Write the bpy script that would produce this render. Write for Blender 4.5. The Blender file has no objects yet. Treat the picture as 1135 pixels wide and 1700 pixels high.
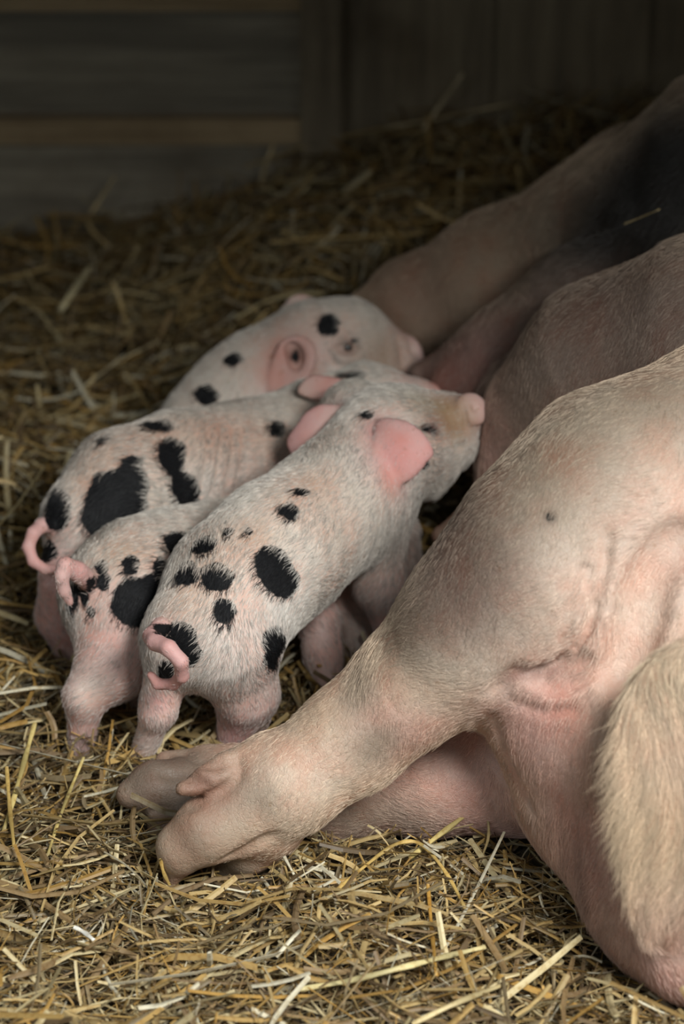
import bpy, math
import numpy as np
from mathutils import Vector
import openvdb

PREVIEW = ''
rng = np.random.default_rng(7)
C = bpy.context.scene.collection
SC = bpy.context.scene

# ------------------------------------------------------------------ camera, world, light, exposure
PITCH = math.radians(26.0)
CAM = np.array([0.0, -1.887, 0.921])
LENS = 85.0
FPX = LENS / 36.0 * 1700.0
cam_d = bpy.data.cameras.new('camera')
cam = bpy.data.objects.new('camera', cam_d)
C.objects.link(cam)
cam.location = CAM
cam.rotation_euler = (math.pi / 2 - PITCH, 0, 0)
cam_d.sensor_fit = 'VERTICAL'
cam_d.sensor_height = 36.0
cam_d.sensor_width = 24.0
cam_d.lens = LENS
cam_d.clip_start = 0.05
cam_d.dof.use_dof = True
cam_d.dof.focus_distance = 1.60
cam_d.dof.aperture_fstop = 5.0
SC.camera = cam

w = bpy.data.worlds.new('dim_barn_air')
SC.world = w
w.use_nodes = True
w.node_tree.nodes['Background'].inputs[0].default_value = (0.78, 0.88, 0.90, 1)
w.node_tree.nodes['Background'].inputs[1].default_value = 0.31

def area(name, loc, target, sx, sy, power, col, spread=180):
    l = bpy.data.lights.new(name, 'AREA')
    l.shape = 'RECTANGLE'; l.size = sx; l.size_y = sy; l.energy = power; l.color = col
    l.spread = math.radians(spread)
    o = bpy.data.objects.new(name, l); C.objects.link(o)
    o.location = loc
    d = Vector(target) - Vector(loc)
    o.rotation_euler = d.to_track_quat('-Z', 'Y').to_euler()
    return o
# daylight falling in through the open doorway, in front and to the left of the sow
area('doorway_daylight', (0.50, -1.42, 1.12), (0.05, -0.70, 0.0), 0.42, 0.36, 14.0, (0.99, 1.0, 0.975), 130)
area('added_left_fill', (-0.70, -1.55, 0.95), (-0.05, -0.55, 0.05), 0.5, 0.5, 1.1, (0.90, 0.97, 1.0), 130)  # dim cool fill lamp added from the left, no opening stands there

SC.view_settings.view_transform = 'Standard'
SC.view_settings.look = 'None'
SC.view_settings.gamma = 1.0
SC.view_settings.use_curve_mapping = False
SC.view_settings.exposure = 0.0
try:
    SC.cycles_curves.shape = 'RIBBONS'
except Exception:
    pass
SC.cycles.max_bounces = 6
SC.cycles.transparent_max_bounces = 4

# ------------------------------------------------------------------ geometry helpers
CF = np.array([0, math.cos(PITCH), -math.sin(PITCH)])
CU = np.array([0, math.sin(PITCH), math.cos(PITCH)])
CR = np.array([1.0, 0, 0])

def ray(px, py):
    d = CF + CR * ((px - 567.5) / FPX) - CU * ((py - 850.0) / FPX)
    return d
def W(px, py, Y):
    """the point at world depth Y seen at a place of the photograph"""
    d = ray(px, py)
    return CAM + d * ((Y - CAM[1]) / d[1])
def Wz(px, py, z):
    d = ray(px, py)
    return CAM + d * ((z - CAM[2]) / d[2])
def proj(P):
    q = np.asarray(P) - CAM
    dep = q @ CF
    return np.stack([567.5 + FPX * (q @ CR) / dep, 850 - FPX * (q @ CU) / dep, dep], -1)

def _smin(a, b, k):
    # polynomial smooth minimum
    h = np.clip(0.5 + 0.5 * (a - b) / k, 0, 1)
    return a * (1 - h) + b * h - k * h * (1 - h)
smin = _smin
def smax(a, b, k):
    return -smin(-a, -b, k)

class Prim:
    """one rounded bone, ellipsoid or ear sheet of a body"""
    def __init__(s, kind, **kw):
        s.kind = kind; s.k = kw.pop('k', 0.02); s.pink = kw.pop('pink', 0.0); s.hair = kw.pop('hair', 1.0)
        s.flow = kw.pop('flow', None); s.sub = kw.pop('sub', False)
        s.__dict__.update(kw)
        if kind == 'cone':
            s.lo = np.minimum(s.a - s.ra, s.b - s.rb); s.hi = np.maximum(s.a + s.ra, s.b + s.rb)
            if s.flow is None:
                s.flow = s.b - s.a
        elif kind == 'ell':
            R = max(s.r); s.lo = s.c - R; s.hi = s.c + R
        elif kind == 'sheet':
            P = s.o + s.P2[:, :1] * s.u + s.P2[:, 1:] * s.v
            bulge = abs(s.cup) * (np.abs(s.P2).max() ** 2) + s.t
            s.lo = P.min(0) - bulge; s.hi = P.max(0) + bulge
        if s.flow is None:
            s.flow = np.array([0, 0, -1.0])
        n = np.linalg.norm(s.flow); s.flow = s.flow / (n if n > 0 else 1)
    def d(s, P):
        if s.kind == 'cone':
            ab = s.b - s.a; L2 = float(ab @ ab) + 1e-12
            t = np.clip(((P - s.a) @ ab) / L2, 0, 1)
            return np.linalg.norm(P - (s.a + t[:, None] * ab), axis=1) - (s.ra + (s.rb - s.ra) * t)
        if s.kind == 'ell':
            q = (P - s.c) @ s.M.T
            k0 = np.linalg.norm(q / s.r, axis=1); k1 = np.linalg.norm(q / (np.array(s.r) ** 2), axis=1) + 1e-9
            return k0 * (k0 - 1) / k1
        if s.kind == 'sheet':
            q = P - s.o
            x = q @ s.u; y = q @ s.v; z = q @ s.n
            n = len(s.P2)
            dd = np.full(len(P), 1e9); sg = np.zeros(len(P), bool)
            for i in range(n):
                a = s.P2[i]; b = s.P2[(i + 1) % n]; e = b - a
                wx = x - a[0]; wy = y - a[1]
                t = np.clip((wx * e[0] + wy * e[1]) / (e @ e), 0, 1)
                dd = np.minimum(dd, (wx - e[0] * t) ** 2 + (wy - e[1] * t) ** 2)
                c = ((a[1] > y) != (b[1] > y)) & (x < (b[0] - a[0]) * (y - a[1]) / (b[1] - a[1] + 1e-12) + a[0])
                sg ^= c
            d2 = np.sqrt(dd) * np.where(sg, -1, 1)
            w0 = s.cup * (x * x + y * y)
            return smax(d2, np.abs(z - w0) - s.t, 0.004)

def cone(A, B, **kw):
    """A, B = (px, py, Y, r)"""
    return Prim('cone', a=W(*A[:3]), b=W(*B[:3]), ra=A[3], rb=B[3], **kw)
def chain(*nodes, **kw):
    return [cone(nodes[i], nodes[i + 1], **kw) for i in range(len(nodes) - 1)]
def wcone(a, b, ra, rb, **kw):
    return Prim('cone', a=np.array(a, float), b=np.array(b, float), ra=ra, rb=rb, **kw)
def ell(c, r, **kw):
    M = kw.pop('M', np.eye(3))
    return Prim('ell', c=np.array(c, float), r=np.array(r, float), M=np.array(M), **kw)
def disc(A, B, rad, th, **kw):
    a = W(*A); b = W(*B); n = (b - a) / np.linalg.norm(b - a)
    u = np.cross(n, [0, 0, 1.0]); u /= np.linalg.norm(u); v = np.cross(n, u)
    return ell(b, (th, rad, rad), M=np.array([n, u, v]), flow=-n, **kw)
def smooth_poly(pts, n=4):
    pts = np.array(pts, float); out = []
    N = len(pts)
    for i in range(N):
        p0, p1, p2, p3 = pts[i - 1], pts[i], pts[(i + 1) % N], pts[(i + 2) % N]
        for j in range(n):
            t = j / n
            out.append(0.5 * ((2 * p1) + (-p0 + p2) * t + (2 * p0 - 5 * p1 + 4 * p2 - p3) * t * t + (-p0 + 3 * p1 - 3 * p2 + p3) * t ** 3))
    return np.array(out)
def sheet(pts, Y, n, t, cup=0.0, on=None, at=None, off=0.006, **kw):
    """ear flap: outline on the plane through the outline's middle at depth Y with normal n"""
    pts = smooth_poly(pts, 3)
    c = pts.mean(0); o = W(c[0], c[1], Y); n = np.array(n, float); n /= np.linalg.norm(n)
    if on is not None:
        h = hit(on, *at) - CF * off
        d = ray(c[0], c[1]); o = CAM + d * (((h - CAM) @ n) / (d @ n))
    n = np.array(n, float); n /= np.linalg.norm(n)
    u = np.cross([0, 0, 1.0], n); u /= np.linalg.norm(u); v = np.cross(n, u)
    P2 = []
    for p in pts:
        d = ray(*p); tt = ((o - CAM) @ n) / (d @ n); P = CAM + d * tt
        P2.append(((P - o) @ u, (P - o) @ v))
    return Prim('sheet', o=o, u=u, v=v, n=n, P2=np.array(P2), t=t, cup=cup, **kw)

def sdf(prims, P, big=0.3):
    P = np.asarray(P, float)
    out = np.full(len(P), big)
    for p in prims:
        m = 0.02 + p.k
        idx = np.nonzero(np.all((P > p.lo - m) & (P < p.hi + m), axis=1))[0]
        if len(idx) == 0: continue
        d = p.d(P[idx])
        out[idx] = smax(out[idx], -d, p.k) if p.sub else smin(out[idx], d, p.k)
    return out

def hit(prims, px, py):
    d = ray(px, py); t = np.arange(1.25, 3.0, 0.0015)
    P = CAM + t[:, None] * d
    s = sdf(prims, P)
    i = np.nonzero(s < 0)[0]
    return P[i[0]] if len(i) else None
def groove(prims, pts, r=0.003, k=0.006, lift=0.0):
    q = np.array([pts[0]] + list(pts) + [pts[-1]], float); dense = []
    for i in range(1, len(q) - 2):
        p0, p1, p2, p3 = q[i - 1], q[i], q[i + 1], q[i + 2]
        m = max(2, int(np.linalg.norm(p2 - p1) / 10))
        for t in np.arange(m) / m:
            dense.append(0.5 * ((2 * p1) + (-p0 + p2) * t + (2 * p0 - 5 * p1 + 4 * p2 - p3) * t * t + (-p0 + 3 * p1 - 3 * p2 + p3) * t ** 3))
    dense.append(q[-1])
    hs = [hit(prims, *p) for p in dense]
    hs = [h for h in hs if h is not None]
    out = []
    for i in range(len(hs) - 1):
        if np.linalg.norm(hs[i] - hs[i + 1]) < 0.03:
            n = -CF * lift; e = max(0.25, math.sin(math.pi * (i + 0.5) / max(1, len(hs) - 1)) ** 0.5)
            out.append(wcone(hs[i] + n, hs[i + 1] + n, r * e, r * e, k=k, sub=True))
    return out

def surface(prims, vox):
    lo = np.min([p.lo for p in prims if not p.sub], 0) - 4 * vox
    hi = np.max([p.hi for p in prims if not p.sub], 0) + 4 * vox
    n = np.ceil((hi - lo) / vox).astype(int) + 1
    G = np.full(n, 0.3, np.float32)
    for p in prims:
        m = p.k + 3 * vox
        i0 = np.clip(np.floor((p.lo - m - lo) / vox).astype(int), 0, n); i1 = np.clip(np.ceil((p.hi + m - lo) / vox).astype(int) + 1, 0, n)
        if np.any(i1 <= i0): continue
        ax = [lo[j] + np.arange(i0[j], i1[j]) * vox for j in range(3)]
        X = np.stack(np.meshgrid(*ax, indexing='ij'), -1)
        d = p.d(X.reshape(-1, 3)).reshape(X.shape[:3])
        sl = tuple(slice(i0[j], i1[j]) for j in range(3))
        G[sl] = smax(G[sl], -d, p.k) if p.sub else smin(G[sl], d, p.k)
    g = openvdb.FloatGrid(0.3)
    g.copyFromArray(G)
    pts, quads = g.convertToQuads(0.0)
    return np.asarray(pts, float) * vox + lo, np.asarray(quads)

def mesh_np(name, V, F, smooth=True):
    me = bpy.data.meshes.new(name)
    nf, k = F.shape
    me.vertices.add(len(V)); me.vertices.foreach_set('co', np.ascontiguousarray(V, np.float32).ravel())
    me.loops.add(nf * k); me.loops.foreach_set('vertex_index', np.ascontiguousarray(F, np.int32).ravel())
    me.polygons.add(nf); me.polygons.foreach_set('loop_start', np.arange(0, nf * k, k, dtype=np.int32))
    me.update(calc_edges=True)
    me.polygons.foreach_set('use_smooth', np.full(nf, smooth)); me.update()
    return me
def fattr(me, name, val):
    a = me.attributes.new(name, 'FLOAT', 'POINT'); a.data.foreach_set('value', np.ascontiguousarray(val, np.float32))
def cattr(me, name, val, dom='POINT'):
    a = me.attributes.new(name, 'FLOAT_COLOR', dom)
    v = np.concatenate([val, np.ones((len(val), 1))], 1)
    a.data.foreach_set('color', np.ascontiguousarray(v, np.float32).ravel())

def link(name, data, parent=None, mat=None):
    o = bpy.data.objects.new(name, data); C.objects.link(o)
    if mat: data.materials.append(mat)
    if parent: o.parent = parent
    return o
def tag(o, label=None, cat=None, group=None, kind=None):
    if label: o['label'] = label
    if cat: o['category'] = cat
    if group: o['group'] = group
    if kind: o['kind'] = kind
    return o

# ------------------------------------------------------------------ materials
def mat(name):
    m = bpy.data.materials.new(name); m.use_nodes = True
    return m, m.node_tree.nodes, m.node_tree.links, m.node_tree.nodes['Principled BSDF']
def noise(N, L, scale, detail=3, vec=None, rough=0.6):
    n = N.new('ShaderNodeTexNoise'); n.inputs['Scale'].default_value = scale; n.inputs['Detail'].default_value = detail
    n.inputs['Roughness'].default_value = rough
    if vec: L.new(vec, n.inputs['Vector'])
    return n
def mixc(N, L, f, a, b, mode='MIX'):
    n = N.new('ShaderNodeMix'); n.data_type = 'RGBA'; n.blend_type = mode
    for s, v in ((n.inputs[0], f), (n.inputs[6], a), (n.inputs[7], b)):
        if hasattr(v, 'links'): L.new(v, s)
        elif isinstance(v, (int, float)): s.default_value = v
        else: s.default_value = (*v, 1)
    return n.outputs[2]
def ramp(N, L, f, p0, p1, c0=(0, 0, 0), c1=(1, 1, 1)):
    r = N.new('ShaderNodeMapRange'); r.inputs[1].default_value = p0; r.inputs[2].default_value = p1
    r.interpolation_type = 'SMOOTHSTEP'
    L.new(f, r.inputs[0]); return r.outputs[0]
def attr(N, name, out='Color'):
    a = N.new('ShaderNodeAttribute'); a.attribute_name = name; return a.outputs[out]

def skin_mat(name, fine=900, bump=0.25, sss=0.15):
    m, N, L, B = mat(name)
    tc = N.new('ShaderNodeTexCoord').outputs['Object']
    base = attr(N, 'tint')
    n1 = noise(N, L, 26, 4, tc); n2 = noise(N, L, 160, 3, tc)
    c = mixc(N, L, ramp(N, L, n1.outputs[0], 0.35, 0.75), base, mixc(N, L, 1.0, base, (1.0, 0.76, 0.70), 'MULTIPLY'))
    c = mixc(N, L, ramp(N, L, n2.outputs[0], 0.60, 0.80), c, mixc(N, L, 1.0, c, (0.74, 0.66, 0.56), 'MULTIPLY'))
    sp = N.new('ShaderNodeMath'); sp.operation = 'MULTIPLY_ADD'
    n3 = noise(N, L, 420, 2, tc)
    L.new(n3.outputs[0], sp.inputs[0]); sp.inputs[1].default_value = 7.0
    n4 = noise(N, L, 95, 2, tc); sq = N.new('ShaderNodeMath'); sq.operation = 'MULTIPLY_ADD'; sq.inputs[1].default_value = 16.0
    L.new(n4.outputs[0], sq.inputs[0]); L.new(attr(N, 'spot', 'Fac'), sq.inputs[2])
    sz = N.new('ShaderNodeMath'); sz.operation = 'SUBTRACT'; L.new(sq.outputs[0], sz.inputs[0]); sz.inputs[1].default_value = 8.0
    L.new(sz.outputs[0], sp.inputs[2])
    sf = ramp(N, L, sp.outputs[0], -1.0, 3.0)
    c = mixc(N, L, sf, c, (0.010, 0.010, 0.011))
    sr = N.new('ShaderNodeMapRange'); L.new(sf, sr.inputs[0]); sr.inputs[3].default_value = 0.35; sr.inputs[4].default_value = 0.08
    L.new(sr.outputs[0], B.inputs['Specular IOR Level'])
    L.new(c, B.inputs['Base Color'])
    B.inputs['Roughness'].default_value = 0.55
    B.inputs['Subsurface Weight'].default_value = sss
    B.inputs['Subsurface Radius'].default_value = (1.0, 0.35, 0.2)
    B.inputs['Subsurface Scale'].default_value = 0.004
    vo = N.new('ShaderNodeTexVoronoi'); vo.feature = 'DISTANCE_TO_EDGE'; vo.inputs['Scale'].default_value = fine * 0.35
    nn = noise(N, L, 60, 3, tc)
    wv = mixc(N, L, 0.012, tc, nn.outputs[1], 'ADD'); L.new(wv, vo.inputs['Vector'])
    b1 = N.new('ShaderNodeBump'); b1.inputs['Strength'].default_value = bump; b1.inputs['Distance'].default_value = 0.001
    rr = ramp(N, L, vo.outputs[0], 0.0, 0.12); L.new(rr, b1.inputs['Height'])
    b2 = N.new('ShaderNodeBump'); b2.inputs['Strength'].default_value = bump * 1.3; b2.inputs['Distance'].default_value = 0.004
    L.new(noise(N, L, 55, 5, tc).outputs[0], b2.inputs['Height']); L.new(b1.outputs[0], b2.inputs['Normal'])
    L.new(b2.outputs[0], B.inputs['Normal'])
    return m
M_sow = skin_mat('sow_skin', 900, 0.32, 0.10)
M_pig = skin_mat('piglet_skin', 1500, 0.15, 0.15)

def hair_mat(name, rough=0.5):
    m, N, L, B = mat(name)
    L.new(attr(N, 'tint'), B.inputs['Base Color'])
    B.inputs['Roughness'].default_value = rough
    B.inputs['Specular IOR Level'].default_value = 0.4
    return m
M_hair = hair_mat('bristle')

def plain(name, col, rough=0.5, spec=0.5):
    m, N, L, B = mat(name)
    n = noise(N, L, 300, 3, N.new('ShaderNodeTexCoord').outputs['Object'])
    L.new(mixc(N, L, ramp(N, L, n.outputs[0], 0.3, 0.8), col, tuple(x * 0.7 for x in col)), B.inputs['Base Color'])
    B.inputs['Roughness'].default_value = rough; B.inputs['Specular IOR Level'].default_value = spec
    return m
M_eye = plain('dark_eye', (0.02, 0.018, 0.016), 0.12, 0.8)

def straw_mat():
    m, N, L, B = mat('dry_straw')
    c = attr(N, 'tint')
    n = noise(N, L, 260, 3, N.new('ShaderNodeTexCoord').outputs['Object'])
    c = mixc(N, L, ramp(N, L, n.outputs[0], 0.45, 0.75), c, mixc(N, L, 1.0, c, (0.72, 0.62, 0.48), 'MULTIPLY'))
    L.new(c, B.inputs['Base Color'])
    B.inputs['Roughness'].default_value = 0.5
    B.inputs['Specular IOR Level'].default_value = 0.35
    return m
M_straw = straw_mat()

# ------------------------------------------------------------------ the setting
def Hgt(x, y):
    x = np.asarray(x, float); y = np.asarray(y, float)
    s = np.clip((y + 0.02) / 0.55, 0, 1.15); s = s * s * (3 - 2 * np.clip(s, 0, 1))
    top = 0.022 + 0.115 / (1 + np.exp(-(x + 0.05) / 0.085))
    h = top * s
    h = h + 0.035 * np.exp(-(((x + 0.05) / 0.10) ** 2 + ((y - 0.42) / 0.12) ** 2))
    h = h + 0.05 * np.exp(-(((x + 0.33) / 0.10) ** 2 + ((y + 0.05) / 0.16) ** 2))
    h = h + 0.006 * np.sin(x * 23 + 1) * np.cos(y * 19) + 0.004 * np.sin(x * 51 + y * 37)
    return h

def grid_surface(x0, x1, y0, y1, nx, ny, f):
    X, Y = np.meshgrid(np.linspace(x0, x1, nx), np.linspace(y0, y1, ny), indexing='ij')
    V = np.stack([X, Y, f(X, Y)], -1).reshape(-1, 3)
    i = np.arange(nx - 1)[:, None] * ny + np.arange(ny - 1)[None]
    F = np.stack([i, i + ny, i + ny + 1, i + 1], -1).reshape(-1, 4)
    return V, F
m, N, L, B = mat('trodden_bedding')
tc = N.new('ShaderNodeTexCoord').outputs['Object']
n = noise(N, L, 40, 6, tc); L.new(mixc(N, L, n.outputs[0], (0.035, 0.024, 0.013), (0.12, 0.085, 0.045)), B.inputs['Base Color'])
B.inputs['Roughness'].default_value = 0.9
b = N.new('ShaderNodeBump'); b.inputs['Distance'].default_value = 0.01; L.new(noise(N, L, 120, 6, tc).outputs[0], b.inputs['Height']); L.new(b.outputs[0], B.inputs['Normal'])
V, F = grid_surface(-1.1, 1.3, -1.25, 0.66, 160, 130, lambda x, y: Hgt(x, y) - 0.012)
ground = link('floor', mesh_np('floor', V, F), mat=m); tag(ground, kind='structure')

def wood(name, c0, c1, axis=0):
    m, N, L, B = mat(name)
    tc = N.new('ShaderNodeTexCoord').outputs['Object']
    mp = N.new('ShaderNodeMapping'); s = [26, 26, 26]; s[axis] = 1.6; mp.inputs['Scale'].default_value = s
    L.new(tc, mp.inputs[0])
    n = noise(N, L, 2.2, 8, mp.outputs[0], 0.65); n2 = noise(N, L, 5, 4, tc)
    c = mixc(N, L, ramp(N, L, n.outputs[0], 0.3, 0.75), c0, c1)
    c = mixc(N, L, ramp(N, L, n2.outputs[0], 0.45, 0.75), c, mixc(N, L, 1.0, c, (0.6, 0.55, 0.5), 'MULTIPLY'))
    L.new(c, B.inputs['Base Color']); B.inputs['Roughness'].default_value = 0.75
    b = N.new('ShaderNodeBump'); b.inputs['Distance'].default_value = 0.003; L.new(n.outputs[0], b.inputs['Height']); L.new(b.outputs[0], B.inputs['Normal'])
    return m
M_wood = wood('weathered_plank', (0.24, 0.21, 0.16), (0.46, 0.40, 0.30), 0)
M_wood2 = wood('brown_batten', (0.38, 0.27, 0.15), (0.62, 0.46, 0.27), 0)
M_woodv = wood('upright_board', (0.19, 0.15, 0.10), (0.36, 0.29, 0.19), 2)

def boxes(name, lst, m, parent=None, bev=0.003):
    import bmesh
    bm = bmesh.new()
    for (x0, x1, y0, y1, z0, z1) in lst:
        r = bmesh.ops.create_cube(bm, size=1)
        for v in r['verts']:
            v.co = ((x0 + x1) / 2 + v.co.x * (x1 - x0), (y0 + y1) / 2 + v.co.y * (y1 - y0), (z0 + z1) / 2 + v.co.z * (z1 - z0))
    bmesh.ops.bevel(bm, geom=bm.edges[:], offset=bev, segments=2, affect='EDGES')
    me = bpy.data.meshes.new(name); bm.to_mesh(me); bm.free()
    return link(name, me, parent, m)
YW = 0.62
def zw(py, Y=YW):
    return float(W(567, py, Y)[2])
xpL, xpR = float(W(500, 200, YW)[0]), float(W(568, 200, YW)[0])
zs = [zw(27), zw(195), zw(240)]
o = boxes('wall_back', [(-1.1, xpL + 0.01, YW, YW + 0.03, zs[0] + 0.004, 1.5), (-1.1, xpL + 0.01, YW + 0.004, YW + 0.03, zs[1] + 0.004, zs[0]),
                        (-1.1, xpL + 0.01, YW + 0.002, YW + 0.03, -0.1, zs[2])], M_wood); tag(o, kind='structure')
o = boxes('trim_1', [(-1.1, xpL + 0.005, YW - 0.010, YW + 0.03, zs[2] + 0.002, zs[1])], M_wood2); tag(o, kind='structure')
o = boxes('trim_2', [(-1.1, xpL + 0.005, YW - 0.008, YW + 0.0, zs[0] + 0.006, zs[0] + 0.04)], M_wood2); tag(o, kind='structure')
o = boxes('trim_3', [(xpL, xpR, YW - 0.03, YW + 0.03, -0.1, 1.5)], M_woodv); tag(o, kind='structure')
o = boxes('wall_right_back', [(xpR - 0.004 + i * 0.165, xpR + 0.161 + i * 0.165, YW + 0.004 * (i % 2), YW + 0.03, -0.1, 1.5) for i in range(8)], M_woodv); tag(o, kind='structure')
o = boxes('wall_left', [(-1.13, -1.1, -1.0, YW + 0.03, -0.1 + i * 0.17, 0.068 + i * 0.17) for i in range(9)], M_wood); tag(o, kind='structure')
o = boxes('wall_right', [(1.30, 1.33, -1.0, YW + 0.03, -0.1 + i * 0.17, 0.068 + i * 0.17) for i in range(9)], M_wood); tag(o, kind='structure')
o = boxes('added_shade_wall', [(-1.13, 1.33, -0.87, -0.84, 0.755 + i * 0.15, 0.902 + i * 0.15) for i in range(5)], M_wood); tag(o, kind='structure')  # unseen boards added above the view to shade the back of the pen
o = boxes('ceiling', [(-1.13 + i * 0.246, -0.886 + i * 0.246, -1.0, YW + 0.03, 1.5, 1.53) for i in range(10)], M_woodv); tag(o, kind='structure')

# ------------------------------------------------------------------ animals
def tube(pts, rs, **kw):
    out = []
    for i in range(len(pts) - 1):
        out.append(cone((*pts[i], rs[i]), (*pts[i + 1], rs[i + 1]), **kw))
    return out

def vnormals(V, F):
    n = np.cross(V[F[:, 2]] - V[F[:, 0]], V[F[:, 3]] - V[F[:, 1]])
    N_ = np.zeros_like(V)
    for j in range(4):
        np.add.at(N_, F[:, j], n)
    return N_ / (np.linalg.norm(N_, axis=1, keepdims=True) + 1e-12)

def build_animal(name, prims, vox, base, pinkc, spots, paint, material, nh, hlen, hrad, hair_tint, label, category, group=None, lift=0.22, hpaint=((935, 1135, 0.04, 0.3), (960, 1050, 0.03, 0.4), (870, 1230, 0.03, 0.5), )):
    V, F = surface(prims, vox)
    Nn = vnormals(V, F)
    # outward orientation
    t = sdf(prims, V[:400] + Nn[:400] * vox)
    if np.mean(t) < 0:
        F = F[:, ::-1].copy(); Nn = -Nn
    pos = [p for p in prims if not p.sub]
    Wt = np.zeros(len(V)); pk = np.zeros(len(V)); hl = np.zeros(len(V)); fl = np.zeros((len(V), 3))
    for p in pos:
        m = 0.03
        idx = np.nonzero(np.all((V > p.lo - m) & (V < p.hi + m), axis=1))[0]
        if len(idx) == 0: continue
        d = p.d(V[idx]); ww = np.exp(-np.clip(d, -0.01, 0.1) / (0.006 if vox < 0.003 else 0.012)) + 1e-9
        Wt[idx] += ww; pk[idx] += ww * p.pink; hl[idx] += ww * p.hair; fl[idx] += ww[:, None] * p.flow
    pk /= Wt + 1e-12; hl /= Wt + 1e-12; fl /= (Wt + 1e-12)[:, None]
    col = np.array(base) * (1 - pk[:, None]) + np.array(pinkc) * pk[:, None]
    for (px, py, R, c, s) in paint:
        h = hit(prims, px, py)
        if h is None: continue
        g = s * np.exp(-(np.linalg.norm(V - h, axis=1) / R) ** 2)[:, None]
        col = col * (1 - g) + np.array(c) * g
    for (px, py, R, s) in hpaint:
        h = hit(prims, px, py)
        if h is None: continue
        g = np.exp(-(np.linalg.norm(V - h, axis=1) / R) ** 2)
        hl = hl * (1 - g) + s * g
    sp = np.full(len(V), -30.0)
    pr = proj(V)
    facing = np.einsum('ij,ij->i', Nn, (CAM - V) / np.linalg.norm(CAM - V, axis=1, keepdims=True))
    for (cx, cy, rx, ry, ang) in spots:
        h = hit(prims, cx, cy)
        if h is None: continue
        a = math.radians(ang); dx = pr[:, 0] - cx; dy = pr[:, 1] - cy
        u = dx * math.cos(a) + dy * math.sin(a); v = -dx * math.sin(a) + dy * math.cos(a)
        q = np.sqrt((u / rx) ** 2 + (v / ry) ** 2)
        s = (1 - q) * min(rx, ry)
        R = max(rx, ry) / FPX * np.linalg.norm(h - CAM) * 1.6 + 0.01
        s[(np.linalg.norm(V - h, axis=1) > R) | (facing < 0.02)] = -30
        sp = np.maximum(sp, s)
    me = mesh_np(name, V, F)
    cattr(me, 'tint', col); fattr(me, 'spot', sp)
    o = link(name, me, mat=material)
    tag(o, label, category, group)
    if nh and PREVIEW != '1':
        c3 = V[F]
        ar = np.linalg.norm(np.cross(c3[:, 2] - c3[:, 0], c3[:, 3] - c3[:, 1]), axis=1)
        fc = c3.mean(1); fp = proj(fc); ff = facing[F].mean(1)
        wgt = ar * ((fp[:, 0] > -60) & (fp[:, 0] < 1195) & (fp[:, 1] < 1760)) * np.where(ff > -0.25, 1.0, 0.12) * np.clip(hl[F].mean(1) * 1.3 - 0.25, 0, 1)
        n = nh
        fi = rng.choice(len(F), n, p=wgt / wgt.sum())
        u = rng.random((n, 1)); v = rng.random((n, 1))
        def bil(A):
            q = A[F[fi]]
            if q.ndim == 2: q = q[..., None]
            return (q[:, 0] * (1 - u) * (1 - v) + q[:, 1] * u * (1 - v) + q[:, 2] * u * v + q[:, 3] * (1 - u) * v)
        root = bil(V); nr = bil(Nn); nr /= np.linalg.norm(nr, axis=1, keepdims=True)
        f = bil(fl); ct = bil(col); ss = bil(sp)[:, 0]; hh = bil(hl)[:, 0]
        f = f - nr * np.einsum('ij,ij->i', f, nr)[:, None]
        f /= np.linalg.norm(f, axis=1, keepdims=True) + 1e-9
        # combing swirls
        sw = 0.35 * np.sin(root[:, 0] * 60 + root[:, 2] * 45) + 0.3 * np.sin(root[:, 1] * 75 - root[:, 2] * 50) + rng.normal(0, 0.22, n)
        side = np.cross(nr, f)
        f = f * np.cos(sw)[:, None] + side * np.sin(sw)[:, None]
        Lh = hlen * hh * rng.uniform(0.55, 1.25, n)
        bend = np.array([0.0, -0.0, -0.25])
        lf = lift * rng.uniform(0.5, 1.6, n)
        K = 4
        P = np.zeros((n, K, 3)); 
        for j in range(K):
            s_ = j / (K - 1)
            P[:, j] = root - nr * 0.0004 + f * (Lh * s_)[:, None] + nr * (Lh * lf * (s_ - 0.55 * s_ * s_))[:, None] + rng.normal(0, 0.03, (n, 3)) * (Lh * s_)[:, None] + bend * (Lh * s_ * s_ * 0.2)[:, None]
        hc = bpy.data.hair_curves.new(name + '_coat')
        hc.add_curves([K] * n)
        hc.attributes['position'].data.foreach_set('vector', P.astype(np.float32).ravel())
        ra = hc.attributes.get('radius') or hc.attributes.new('radius', 'FLOAT', 'POINT')
        prof = np.array([1.0, 0.9, 0.65, 0.15])
        ra.data.foreach_set('value', (hrad * prof[None] * rng.uniform(0.7, 1.2, (n, 1))).astype(np.float32).ravel())
        sx = root @ np.array([1.0, 0.3, 0.0])
        streak = 0.5 + 0.25 * np.sin(sx * 420 + 3 * np.sin(root[:, 2] * 30)) + 0.25 * np.sin(sx * 1130 + 2 * np.sin(root[:, 2] * 55 + 1))
        tint = hair_tint(ct, ss + rng.normal(0, 1.2, n), n) * (0.78 - 0.1 * np.clip(hh - 1.2, 0, 1) + (0.42 + 0.35 * np.clip(hh - 1.2, 0, 1)) * streak * np.clip(hh / 1.5, 0.4, 1))[:, None]
        tint = np.clip(tint, 0, 0.95)
        cattr(hc, 'tint', tint, 'CURVE')
        ho = link('coat_hair', hc, o, M_hair)
        ho['kind'] = 'stuff'
    return o

# ---- the sow
Yl = -0.53
FLB = np.array([-0.5, -0.3, -0.4])
sow = []
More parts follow.
